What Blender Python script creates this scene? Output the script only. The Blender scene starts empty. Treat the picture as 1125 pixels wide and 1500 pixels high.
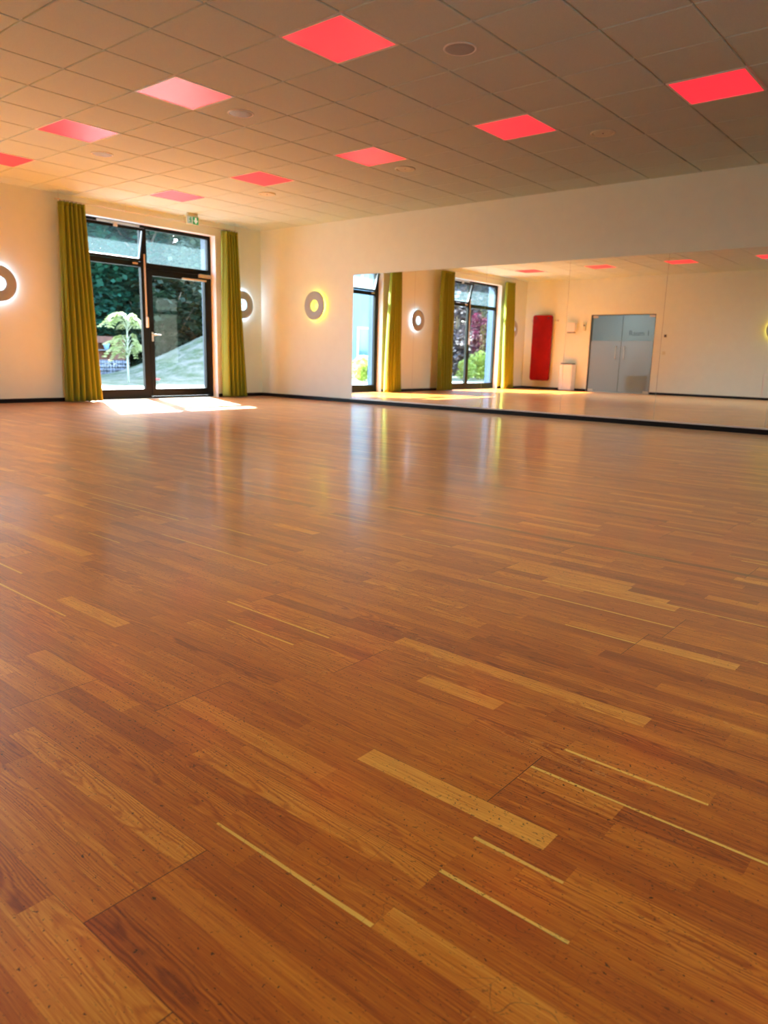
import bpy, bmesh, math, random
from mathutils import Vector, Matrix, Euler

SC = bpy.context.scene
COL = SC.collection
PI = math.pi
H = 3.0066                      # ceiling height
T = 0.625                       # ceiling grid
BX, AY = -6.7801, -7.2712       # origin of the ceiling grid
XL, YN = -10.0, -12.5           # left wall, near wall
SKY, SUN, EXPO = 3.2, 110.0, 0.0

# ------------------------------------------------------------------ helpers
def link(name, me, m=None, parent=None):
    o = bpy.data.objects.new(name, me)
    COL.objects.link(o)
    if m is not None:
        for mm in (m if isinstance(m, (list, tuple)) else [m]):
            me.materials.append(mm)
    if parent is not None:
        o.parent = parent
    return o

class MB:
    """collects geometry for one mesh"""
    def __init__(s):
        s.v = []; s.f = []; s.mi = []; s.sm = []
    def add(s, vs, fs, mi=0, smooth=False):
        n = len(s.v); s.v += [tuple(p) for p in vs]
        for f in fs:
            s.f.append(tuple(i + n for i in f)); s.mi.append(mi); s.sm.append(smooth)
        return s
    def box(s, x0, x1, y0, y1, z0, z1, mi=0, mat=None):
        vs = [(x, y, z) for z in (z0, z1) for y in (y0, y1) for x in (x0, x1)]
        if mat is not None: vs = [tuple(mat @ Vector(p)) for p in vs]
        return s.add(vs, [(0, 2, 3, 1), (4, 5, 7, 6), (0, 1, 5, 4), (2, 6, 7, 3), (0, 4, 6, 2), (1, 3, 7, 5)], mi)
    def lathe(s, prof, n=32, axis='z', o=(0, 0, 0), mi=0, closed=False, smooth=True):
        vs = []; fs = []; m = len(prof)
        for i in range(n):
            a = 2 * PI * i / n; c, d = math.cos(a), math.sin(a)
            for r, h in prof:
                p = (r * c, r * d, h)
                if axis == 'y': p = (p[0], p[2], p[1])
                if axis == 'x': p = (p[2], p[0], p[1])
                vs.append((p[0] + o[0], p[1] + o[1], p[2] + o[2]))
        for i in range(n):
            j = (i + 1) % n
            for k in range(m if closed else m - 1):
                l = (k + 1) % m
                fs.append((i * m + k, j * m + k, j * m + l, i * m + l))
        return s.add(vs, fs, mi, smooth)
    def tube(s, pts, r, n=8, mi=0):
        pts = [Vector(p) for p in pts]; vs = []; fs = []
        for i, p in enumerate(pts):
            t = (pts[min(i + 1, len(pts) - 1)] - pts[max(i - 1, 0)]).normalized()
            u = t.orthogonal().normalized() if i == 0 else (u - t * u.dot(t)).normalized()
            w = t.cross(u); rr = r[i] if isinstance(r, (list, tuple)) else r
            for k in range(n):
                a = 2 * PI * k / n
                vs.append(p + u * (rr * math.cos(a)) + w * (rr * math.sin(a)))
        for i in range(len(pts) - 1):
            for k in range(n):
                l = (k + 1) % n
                fs.append((i * n + k, i * n + l, (i + 1) * n + l, (i + 1) * n + k))
        fs.append(tuple(range(n))[::-1]); fs.append(tuple((len(pts) - 1) * n + k for k in range(n)))
        return s.add(vs, fs, mi, True)
    def build(s, name, m=None, parent=None, bevel=0, fix=True):
        me = bpy.data.meshes.new(name)
        me.from_pydata(s.v, [], s.f)
        me.polygons.foreach_set('material_index', s.mi)
        me.polygons.foreach_set('use_smooth', s.sm)
        me.update()
        if fix:
            bm = bmesh.new(); bm.from_mesh(me)
            bmesh.ops.recalc_face_normals(bm, faces=bm.faces[:]); bm.to_mesh(me); bm.free()
        o = link(name, me, m, parent)
        if bevel:
            b = o.modifiers.new('bevel', 'BEVEL'); b.width = bevel; b.segments = 2
            b.limit_method = 'ANGLE'; b.angle_limit = 0.7
        return o

def empty(name, loc=(0, 0, 0)):
    o = bpy.data.objects.new(name, None); COL.objects.link(o)
    o.location = loc; o.empty_display_size = 0.1
    return o
def tag(o, label=None, cat=None, group=None, kind=None):
    if label: o['label'] = label
    if cat: o['category'] = cat
    if group: o['group'] = group
    if kind: o['kind'] = kind
    return o
def struct(o): o['kind'] = 'structure'; return o
def kids(o): return [c for c in bpy.data.objects if c.parent == o]
def copy_tree(o, parent=None):
    c = o.copy(); COL.objects.link(c)
    if parent is not None: c.parent = parent
    for k in kids(o): copy_tree(k, c)
    return c

# ------------------------------------------------------------------ materials
class NT:
    def __init__(s, name):
        s.m = bpy.data.materials.new(name); s.m.use_nodes = True
        s.t = s.m.node_tree; s.t.nodes.clear()
        s.out = s.n('ShaderNodeOutputMaterial')
    def n(s, typ, **kw):
        d = s.t.nodes.new(typ)
        for k, v in kw.items():
            if k.startswith('i_'): d.inputs[k[2:].replace('_', ' ')].default_value = v
            else: setattr(d, k, v)
        return d
    def l(s, a, b): s.t.links.new(a, b)
    def math(s, op, a, b=None, c=None, clamp=False):
        d = s.n('ShaderNodeMath', operation=op); d.use_clamp = clamp
        for i, x in enumerate((a, b, c)):
            if x is None: continue
            if isinstance(x, (int, float)): d.inputs[i].default_value = x
            else: s.l(x, d.inputs[i])
        return d.outputs[0]
    def mix(s, f, a, b, mode='MIX'):
        d = s.n('ShaderNodeMix', data_type='RGBA', blend_type=mode)
        for i, x in ((0, f), (6, a), (7, b)):
            if isinstance(x, (int, float)): d.inputs[i].default_value = x
            elif isinstance(x, tuple): d.inputs[i].default_value = x if len(x) == 4 else (*x, 1)
            else: s.l(x, d.inputs[i])
        return d.outputs[2]
    def ramp(s, f, stops):
        d = s.n('ShaderNodeValToRGB'); e = d.color_ramp.elements
        while len(e) < len(stops): e.new(0.5)
        for k, (p, c) in enumerate(stops):
            e[k].position = p; e[k].color = (*c, 1) if len(c) == 3 else c
        s.l(f, d.inputs[0]); return d.outputs[0]
    def done(s, sh): s.l(sh, s.out.inputs[0]); return s.m

def plain(name, col, rough=0.5, metal=0.0, noise=0.0, nscale=40, bump=0.0, coat=0.0, spec=None, emit=None, estr=0.0, stretch=None):
    k = NT(name); p = k.n('ShaderNodeBsdfPrincipled')
    p.inputs['Base Color'].default_value = (*col, 1); p.inputs['Roughness'].default_value = rough
    p.inputs['Metallic'].default_value = metal; p.inputs['Coat Weight'].default_value = coat
    if spec is not None: p.inputs['Specular IOR Level'].default_value = spec
    if emit: p.inputs['Emission Color'].default_value = (*emit, 1); p.inputs['Emission Strength'].default_value = estr
    if noise or bump:
        tc = k.n('ShaderNodeTexCoord'); src = tc.outputs['Object']
        if stretch:
            mp = k.n('ShaderNodeMapping'); mp.inputs['Scale'].default_value = stretch
            k.l(src, mp.inputs[0]); src = mp.outputs[0]
        nz = k.n('ShaderNodeTexNoise'); nz.inputs['Scale'].default_value = nscale; nz.inputs['Detail'].default_value = 4
        k.l(src, nz.inputs['Vector'])
        if noise:
            lo = tuple(c * (1 - noise) for c in col); hi = tuple(min(1, c * (1 + noise)) for c in col)
            k.l(k.ramp(nz.outputs[0], [(0.3, lo), (0.7, hi)]), p.inputs['Base Color'])
        if bump:
            b = k.n('ShaderNodeBump'); b.inputs['Strength'].default_value = bump; b.inputs['Distance'].default_value = 0.002
            k.l(nz.outputs[0], b.inputs['Height']); k.l(b.outputs[0], p.inputs['Normal'])
    return k.done(p.outputs[0])

def glass_mat(name, tint=(0.93, 0.97, 0.96), haze=0.0, hazecol=(0.6, 0.7, 0.72), hazet=0.5):
    """thin pane: see-through plus a fresnel reflection, optionally frosted"""
    k = NT(name)
    tr = k.n('ShaderNodeBsdfTransparent'); tr.inputs[0].default_value = (*tint, 1)
    gl = k.n('ShaderNodeBsdfGlossy'); gl.inputs['Roughness'].default_value = 0.02 if not haze else 0.12
    lw = k.n('ShaderNodeFresnel'); lw.inputs['IOR'].default_value = 1.5
    f = k.math('MULTIPLY', lw.outputs[0], 0.65, clamp=True)
    base = tr.outputs[0]
    if haze:
        df = k.n('ShaderNodeBsdfDiffuse'); df.inputs[0].default_value = (*hazecol, 1)
        tl = k.n('ShaderNodeBsdfTranslucent'); tl.inputs[0].default_value = (*hazecol, 1)
        m1 = k.n('ShaderNodeMixShader'); m1.inputs[0].default_value = hazet
        k.l(df.outputs[0], m1.inputs[1]); k.l(tl.outputs[0], m1.inputs[2])
        m2 = k.n('ShaderNodeMixShader'); m2.inputs[0].default_value = haze
        k.l(base, m2.inputs[1]); k.l(m1.outputs[0], m2.inputs[2]); base = m2.outputs[0]
    mx = k.n('ShaderNodeMixShader'); k.l(f, mx.inputs[0]); k.l(base, mx.inputs[1]); k.l(gl.outputs[0], mx.inputs[2])
    return k.done(mx.outputs[0])

def emit_mat(name, col, s):
    k = NT(name); e = k.n('ShaderNodeEmission'); e.inputs[0].default_value = (*col, 1); e.inputs[1].default_value = s
    return k.done(e.outputs[0])

def leaf_mat(name, c1, c2, trans=0.45, nscale=1.2):
    k = NT(name); tc = k.n('ShaderNodeTexCoord')
    nz = k.n('ShaderNodeTexNoise'); nz.inputs['Scale'].default_value = nscale; nz.inputs['Detail'].default_value = 5
    k.l(tc.outputs['Object'], nz.inputs['Vector'])
    c = k.ramp(nz.outputs[0], [(0.32, c1), (0.68, c2)])
    d = k.n('ShaderNodeBsdfPrincipled'); d.inputs['Roughness'].default_value = 0.55; k.l(c, d.inputs['Base Color'])
    t = k.n('ShaderNodeBsdfTranslucent'); k.l(c, t.inputs[0])
    m = k.n('ShaderNodeMixShader'); m.inputs[0].default_value = trans
    k.l(d.outputs[0], m.inputs[1]); k.l(t.outputs[0], m.inputs[2])
    return k.done(m.outputs[0])

M = {}
M['wall'] = plain('wall_paint', (0.74, 0.82, 0.72), 0.75, noise=0.015, nscale=6, bump=0.12)
M['reveal'] = plain('reveal_paint', (0.86, 0.85, 0.83), 0.6)
M['tile'] = plain('mineral_fibre_tile', (0.55, 0.69, 0.61), 0.9, noise=0.10, nscale=260, bump=0.25)
M['grid'] = plain('ceiling_rail_metal', (0.78, 0.84, 0.76), 0.45)
M['outer'] = plain('blue_grey_reveal', (0.014, 0.035, 0.08), 0.4)  # dark blue grey colour of the outer reveals
M['black'] = plain('black_skirting', (0.004, 0.004, 0.005), 0.45, spec=0.2)
M['frame'] = plain('anthracite_aluminium', (0.006, 0.007, 0.007), 0.4, spec=0.15)
M['gasket'] = plain('rubber_gasket', (0.02, 0.02, 0.02), 0.6)
M['sashskylit'] = plain('skylit_sash_outer', (0.55, 0.60, 0.66), 0.35)  # sky light on the black sash's outer side, put into its colour
M['steel'] = plain('brushed_steel', (0.62, 0.58, 0.52), 0.35, metal=0.85, noise=0.05, nscale=80)
M['silver'] = plain('silver_lacquer', (0.60, 0.55, 0.47), 0.4, metal=0.2)
M['alu'] = plain('aluminium_profile', (0.80, 0.78, 0.80), 0.3, metal=0.6)
M['glass'] = glass_mat('clear_glass')
M['hazyglass'] = glass_mat('hazy_glass', haze=0.055, hazecol=(0.30, 0.46, 0.52), hazet=0.75)  # transom panes, a thin blue haze mixed into the glass
M['clearblue'] = glass_mat('blue_green_glass', tint=(0.80, 0.92, 0.93), haze=0.25, hazecol=(0.42, 0.58, 0.60))
M['frost'] = glass_mat('frosted_glass', tint=(0.92, 0.97, 0.98), haze=0.42, hazecol=(0.72, 0.80, 0.82))
M['edge'] = plain('glass_edge', (0.10, 0.14, 0.11), 0.2)
k = NT('mirror_silver'); g = k.n('ShaderNodeBsdfGlossy'); g.inputs[0].default_value = (0.93, 0.95, 0.91, 1); g.inputs['Roughness'].default_value = 0.0
M['mirror'] = k.done(g.outputs[0])
M['mirroredge'] = plain('mirror_edge', (0.42, 0.46, 0.44), 0.25)
M['ring'] = plain('ring_lacquer', (0.34, 0.38, 0.39), 0.5)
M['white'] = plain('white_lacquer', (0.82, 0.80, 0.75), 0.4)
M['cream'] = plain('cream_plastic', (0.66, 0.70, 0.52), 0.45)
M['dgrey'] = plain('dark_grey_plastic', (0.09, 0.09, 0.09), 0.5)
M['grille'] = plain('grey_speaker_grille', (0.34, 0.40, 0.38), 0.6, noise=0.08, nscale=300)
M['ledw'] = emit_mat('white_led_diffuser', (0.62, 0.76, 1.0), 26.0)
M['ledy'] = emit_mat('yellow_led_diffuser', (1.0, 0.78, 0.10), 14.0)
M['redmat'] = plain('red_foam_mat', (0.25, 0.001, 0.004), 0.7, spec=0.2, noise=0.12, nscale=5)
M['eyelet'] = plain('dark_eyelet', (0.03, 0.005, 0.005), 0.4)
M['signg'] = plain('sign_green', (0.0, 0.30, 0.10), 0.4, emit=(0.0, 0.30, 0.09), estr=0.35)
M['signw'] = plain('sign_white', (0.75, 0.88, 0.80), 0.4, emit=(0.7, 0.9, 0.8), estr=0.35)
M['signglare'] = plain('sign_glare', (0.50, 0.66, 0.62), 0.25, emit=(0.5, 0.62, 0.66), estr=0.25)  # pale tone paints the glare over the sign's green left half
M['letter'] = plain('blue_grey_lettering', (0.10, 0.16, 0.19), 0.5)
M['olive'] = plain('olive_case_fabric', (0.20, 0.21, 0.03), 0.7)
M['corten'] = plain('rusty_steel', (0.14, 0.055, 0.035), 0.8, noise=0.35, nscale=6)
M['stone'] = plain('gabion_stone', (0.20, 0.22, 0.27), 0.85, noise=0.5, nscale=9, bump=0.6)
M['blue'] = plain('pale_blue_crate', (0.25, 0.42, 0.62), 0.5)
M['paving'] = plain('pale_terrace_slabs', (0.13, 0.14, 0.15), 0.7, noise=0.06, nscale=8)
M['bark'] = plain('grey_bark', (0.20, 0.16, 0.12), 0.85, noise=0.25, nscale=20)
M['palebark'] = plain('pale_bark', (0.42, 0.45, 0.38), 0.8, noise=0.1, nscale=20)
M['render'] = plain('pale_blue_render', (0.17, 0.29, 0.38), 0.8, noise=0.02, nscale=3)
M['winwhite'] = plain('white_window_frame', (0.80, 0.84, 0.86), 0.4)
M['winglass'] = plain('blue_dark_glazing', (0.06, 0.16, 0.24), 0.08)
M['roof'] = plain('dark_roof', (0.08, 0.08, 0.09), 0.7)
M['corfloor'] = plain('corridor_floor', (0.35, 0.34, 0.31), 0.35)
M['corwall'] = plain('corridor_wall', (0.55, 0.62, 0.64), 0.7)
M['corfill'] = emit_mat('corridor_fill_diffuser', (0.82, 0.92, 1.0), 9.0)
M['flower'] = plain('red_petals', (0.75, 0.05, 0.06), 0.6)

# red led panel: emitting diffuser below a satin acrylic sheet
k = NT('red_led_panel'); p = k.n('ShaderNodeBsdfPrincipled')
p.inputs['Base Color'].default_value = (0.14, 0.06, 0.06, 1); p.inputs['Roughness'].default_value = 0.42; p.inputs['Specular IOR Level'].default_value = 0.28
p.inputs['Emission Color'].default_value = (1.0, 0.014, 0.030, 1); p.inputs['Emission Strength'].default_value = 1.6
M['red'] = k.done(p.outputs[0])

# velvet-like curtain
k = NT('olive_green_curtain'); tc = k.n('ShaderNodeTexCoord')
nz = k.n('ShaderNodeTexNoise'); nz.inputs['Scale'].default_value = 300; k.l(tc.outputs['Object'], nz.inputs['Vector'])
c = k.ramp(nz.outputs[0], [(0.3, (0.19, 0.235, 0.006)), (0.7, (0.25, 0.29, 0.010))])
d = k.n('ShaderNodeBsdfPrincipled'); k.l(c, d.inputs['Base Color']); d.inputs['Roughness'].default_value = 0.8
d.inputs['Sheen Weight'].default_value = 0.15
t = k.n('ShaderNodeBsdfTranslucent'); k.l(c, t.inputs[0])
m = k.n('ShaderNodeMixShader'); m.inputs[0].default_value = 0.10
k.l(d.outputs[0], m.inputs[1]); k.l(t.outputs[0], m.inputs[2]); M['curtain'] = k.done(m.outputs[0])

# grass
k = NT('lawn_grass'); tc = k.n('ShaderNodeTexCoord')
nz = k.n('ShaderNodeTexNoise'); nz.inputs['Scale'].default_value = 2.2; nz.inputs['Detail'].default_value = 8; nz.inputs['Roughness'].default_value = 0.7
k.l(tc.outputs['Object'], nz.inputs['Vector'])
c = k.ramp(nz.outputs[0], [(0.40, (0.045, 0.075, 0.02)), (0.50, (0.10, 0.115, 0.07)), (0.60, (0.17, 0.165, 0.125))])
p = k.n('ShaderNodeBsdfPrincipled'); p.inputs['Roughness'].default_value = 0.9; k.l(c, p.inputs['Base Color'])
n2 = k.n('ShaderNodeTexNoise'); n2.inputs['Scale'].default_value = 14; n2.inputs['Detail'].default_value = 5; k.l(tc.outputs['Object'], n2.inputs['Vector'])
b = k.n('ShaderNodeBump'); b.inputs['Strength'].default_value = 1.0; b.inputs['Distance'].default_value = 0.10
k.l(n2.outputs[0], b.inputs['Height']); k.l(b.outputs[0], p.inputs['Normal']); M['grass'] = k.done(p.outputs[0])

M['leafdark'] = leaf_mat('dark_leaves', (0.002, 0.022, 0.015), (0.018, 0.130, 0.075), 0.35, 0.9)
M['leafmid'] = leaf_mat('mid_green_leaves', (0.0060, 0.0225, 0.0090), (0.0300, 0.0630, 0.0270), 0.45, 0.9)
M['leafgrey'] = leaf_mat('grey_green_leaves', (0.0576, 0.0936, 0.0576), (0.1872, 0.2448, 0.1728), 0.4, 1.1)
M['leafyel'] = leaf_mat('yellow_green_leaves', (0.2310, 0.3234, 0.0385), (0.4774, 0.5544, 0.1694), 0.55, 3)
M['leafpur'] = leaf_mat('wine_red_leaves', (0.0315, 0.0018, 0.0113), (0.0900, 0.0090, 0.0360), 0.45, 3)
M['leafmauve'] = leaf_mat('mauve_grey_leaves', (0.0540, 0.0432, 0.0540), (0.2268, 0.2052, 0.2268), 0.4, 1.4)
M['leafsumac'] = leaf_mat('pale_yellow_green_leaflets', (0.22, 0.28, 0.07), (0.42, 0.46, 0.24), 0.5, 6)

# ------------------------------------------------------------------ parquet floor (one face per oak strip)
k = NT('oiled_oak_strip_parquet')
geo = k.n('ShaderNodeTexCoord'); pos = geo.outputs['Object']
a1 = k.n('ShaderNodeVertexColor', layer_name='strip'); s1 = k.n('ShaderNodeSeparateColor'); k.l(a1.outputs[0], s1.inputs[0])
tone, rnd, sap = s1.outputs[0], s1.outputs[1], s1.outputs[2]
a2 = k.n('ShaderNodeVertexColor', layer_name='joint'); s2 = k.n('ShaderNodeSeparateColor'); k.l(a2.outputs[0], s2.inputs[0])
length, bend, bleft = s2.outputs[0], s2.outputs[1], s2.outputs[2]
uv = k.n('ShaderNodeUVMap', uv_map='metres'); su = k.n('ShaderNodeSeparateXYZ'); k.l(uv.outputs[0], su.inputs[0])
U, V = su.outputs[0], su.outputs[1]
sp = k.n('ShaderNodeSeparateXYZ'); k.l(pos, sp.inputs[0])
# grain space: x stays, y shrunk, big random offset per strip
def gvec(sx, sy, off=61.0):
    cb = k.n('ShaderNodeCombineXYZ')
    k.l(k.math('MULTIPLY', sp.outputs[0], sx), cb.inputs[0])
    k.l(k.math('MULTIPLY', sp.outputs[1], sy), cb.inputs[1])
    k.l(k.math('MULTIPLY', rnd, off), cb.inputs[2]); return cb.outputs[0]
fine = k.n('ShaderNodeTexNoise'); fine.inputs['Scale'].default_value = 1; fine.inputs['Detail'].default_value = 6; fine.inputs['Roughness'].default_value = 0.65
k.l(gvec(300, 9), fine.inputs['Vector'])
broad = k.n('ShaderNodeTexNoise'); broad.inputs['Scale'].default_value = 1; broad.inputs['Detail'].default_value = 3
k.l(gvec(34, 2.2), broad.inputs['Vector'])
# cathedral grain: nested parabolas along the strip
def frac(m_, off=0.0): return k.math('FRACT', k.math('MULTIPLY_ADD', rnd, m_, off))
uc = k.math('MULTIPLY_ADD', frac(7.31), 0.056, -0.002)
du = k.math('SUBTRACT', U, uc)
gd = k.n('ShaderNodeTexNoise'); gd.inputs['Scale'].default_value = 1; gd.inputs['Detail'].default_value = 3; k.l(gvec(26, 7), gd.inputs['Vector'])
kv = k.math('MULTIPLY_ADD', frac(3.77), 26.0, -13.0)
ph = k.math('ADD', k.math('MULTIPLY', k.math('MULTIPLY', du, du), 3600.0), k.math('MULTIPLY', V, kv))
ph = k.math('MULTIPLY_ADD', gd.outputs[0], 3.4, ph)
sw = k.math('MULTIPLY_ADD', k.math('SINE', k.math('MULTIPLY', ph, 6.2832)), 0.5, 0.5)
sw = k.math('POWER', sw, 1.8)
wamt = k.math('MULTIPLY', k.math('GREATER_THAN', frac(17.3), 0.50), k.math('MULTIPLY_ADD', frac(29.1), 0.20, 0.10))
g1 = k.math('MULTIPLY', k.math('SUBTRACT', fine.outputs[0], 0.5), 1.15)
g2 = k.math('MULTIPLY', k.math('SUBTRACT', broad.outputs[0], 0.5), 0.42)
g3 = k.math('MULTIPLY', k.math('SUBTRACT', 0.35, sw), k.math('MULTIPLY', wamt, 1.15))
val = k.math('ADD', k.math('ADD', tone, g1), k.math('ADD', g2, g3))
col = k.ramp(val, [(0.0, (0.22, 0.030, 0.0015)), (0.35, (0.45, 0.088, 0.0030)), (0.62, (0.63, 0.165, 0.008)), (1.0, (0.86, 0.34, 0.035))])
# sapwood streak along one side of some strips
sapn = k.n('ShaderNodeTexNoise'); sapn.inputs['Scale'].default_value = 1; k.l(gvec(0.0, 3.0), sapn.inputs['Vector'])
sx = k.math('ADD', U, k.math('MULTIPLY', k.math('SUBTRACT', sapn.outputs[0], 0.5), 0.010))
sapm = k.math('MULTIPLY', sap, k.math('LESS_THAN', sx, 0.007))
col = k.mix(k.math('MULTIPLY', sapm, 0.8), col, (0.92, 0.50, 0.07))
# medullary flecks
fl = k.n('ShaderNodeTexNoise'); fl.inputs['Scale'].default_value = 1; fl.inputs['Detail'].default_value = 2; fl.inputs['Distortion'].default_value = 0.6
k.l(gvec(60, 90), fl.inputs['Vector'])
flm = k.math('MULTIPLY', k.math('GREATER_THAN', k.math('FRACT', k.math('MULTIPLY', rnd, 5.7)), 0.86), k.math('GREATER_THAN', fl.outputs[0], 0.64))
col = k.mix(k.math('MULTIPLY', flm, 0.22), col, (0.75, 0.36, 0.10))
# dark pores and dirt dots, denser in patches
dn = k.n('ShaderNodeTexNoise', i_Scale=60.0); k.l(pos, dn.inputs['Vector'])
dva = k.n('ShaderNodeVectorMath', operation='MULTIPLY_ADD'); k.l(dn.outputs['Color'], dva.inputs[0]); dva.inputs[1].default_value = (.02, .02, 0); k.l(pos, dva.inputs[2]); dpos = dva.outputs[0]
def dots(scale, thr, dens, jit=1.0, st=1.0):
    vm = k.n('ShaderNodeMapping'); vm.inputs['Scale'].default_value = (scale, scale * st, 1); k.l(dpos, vm.inputs[0])
    vo = k.n('ShaderNodeTexVoronoi', voronoi_dimensions='2D', feature='F1'); vo.inputs['Scale'].default_value = 1; k.l(vm.outputs[0], vo.inputs['Vector'])
    sc = k.n('ShaderNodeSeparateColor'); k.l(vo.outputs['Color'], sc.inputs[0])
    rr = k.math('MULTIPLY', sc.outputs[1], thr)
    return k.math('MULTIPLY', k.math('LESS_THAN', vo.outputs['Distance'], rr), k.math('GREATER_THAN', sc.outputs[0], dens))
pat = k.n('ShaderNodeTexNoise'); pat.inputs['Scale'].default_value = 1.4; pat.inputs['Detail'].default_value = 3; k.l(pos, pat.inputs['Vector'])
patm = k.ramp(pat.outputs[0], [(0.40, (0.25,) * 3), (0.62, (1, 1, 1))])
d1 = k.math('MULTIPLY', dots(80, 0.10, 0.45, st=0.6), 0.85)
d2 = k.math('MULTIPLY', dots(190, 0.24, 0.45, st=0.40), patm)
dm = k.math('MAXIMUM', d1, k.math('MULTIPLY', d2, 0.8))
col = k.mix(dm, col, (0.030, 0.006, 0.001))
# faint hair scratches
scn = k.n('ShaderNodeTexVoronoi', voronoi_dimensions='2D', feature='DISTANCE_TO_EDGE'); scn.inputs['Scale'].default_value = 7
scd = k.n('ShaderNodeTexNoise'); scd.inputs['Scale'].default_value = 3.0; k.l(pos, scd.inputs['Vector'])
vadd = k.n('ShaderNodeVectorMath', operation='ADD'); k.l(pos, vadd.inputs[0]); k.l(scd.outputs['Color'], vadd.inputs[1]); k.l(vadd.outputs[0], scn.inputs['Vector'])
scm = k.math('MULTIPLY', k.math('LESS_THAN', scn.outputs[0], 0.0035), k.math('GREATER_THAN', k.n('ShaderNodeTexNoise', i_Scale=9.0).outputs[0], 0.60))
col = k.mix(k.math('MULTIPLY', scm, 0.5), col, (0.10, 0.03, 0.01))
# joints
e_len = k.math('MINIMUM', V, k.math('SUBTRACT', length, V))
j_end = k.math('LESS_THAN', V, k.math('MULTIPLY_ADD', bend, 0.0014, 0.0004))
j_side = k.math('LESS_THAN', U, k.math('MULTIPLY_ADD', bleft, 0.0006, 0.00025))
jm = k.math('MAXIMUM', k.math('MULTIPLY', j_end, k.math('MULTIPLY_ADD', bend, 0.55, 0.35)), k.math('MULTIPLY', j_side, k.math('MULTIPLY_ADD', bleft, 0.35, 0.30)))
col = k.mix(jm, col, (0.03, 0.008, 0.003))
rn0 = k.n('ShaderNodeTexNoise'); rn0.inputs['Scale'].default_value = 6.0; k.l(pos, rn0.inputs['Vector'])
# scuffed dark band parallel to the mirror
scx = k.math('ABSOLUTE', k.math('ADD', k.math('MULTIPLY_ADD', rn0.outputs[0], 0.03, sp.outputs[0]), 6.50))
scb = k.math('MULTIPLY', k.math('LESS_THAN', scx, 0.017), k.math('LESS_THAN', sp.outputs[1], -8.6))
scb = k.math('MULTIPLY', scb, k.ramp(fine.outputs[0], [(0.38, (0.10,) * 3), (0.55, (0.75,) * 3)]))
col = k.mix(scb, col, (0.08, 0.03, 0.012))
p = k.n('ShaderNodeBsdfPrincipled'); k.l(col, p.inputs['Base Color'])
rn = k.n('ShaderNodeTexNoise'); rn.inputs['Scale'].default_value = 3.0; rn.inputs['Detail'].default_value = 4; k.l(pos, rn.inputs['Vector'])
rr = k.math('MULTIPLY_ADD', rn.outputs[0], 0.12, 0.30); rr = k.math('MULTIPLY_ADD', fine.outputs[0], 0.08, rr)
k.l(rr, p.inputs['Roughness'])
p.inputs['Specular IOR Level'].default_value = 0.38; p.inputs['Coat Weight'].default_value = 0.5; p.inputs['Coat Roughness'].default_value = 0.14; p.inputs['Sheen Weight'].default_value = 0.20; p.inputs['Sheen Roughness'].default_value = 0.35; p.inputs['Sheen Tint'].default_value = (1.0, 0.72, 0.36, 1)
b = k.n('ShaderNodeBump'); b.inputs['Strength'].default_value = 0.35; b.inputs['Distance'].default_value = 0.0006
k.l(k.math('SUBTRACT', fine.outputs[0], k.math('MULTIPLY', k.math('MAXIMUM', dm, jm), 1.5)), b.inputs['Height']); k.l(b.outputs[0], p.inputs['Normal'])
M['floor'] = k.done(p.outputs[0])

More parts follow.
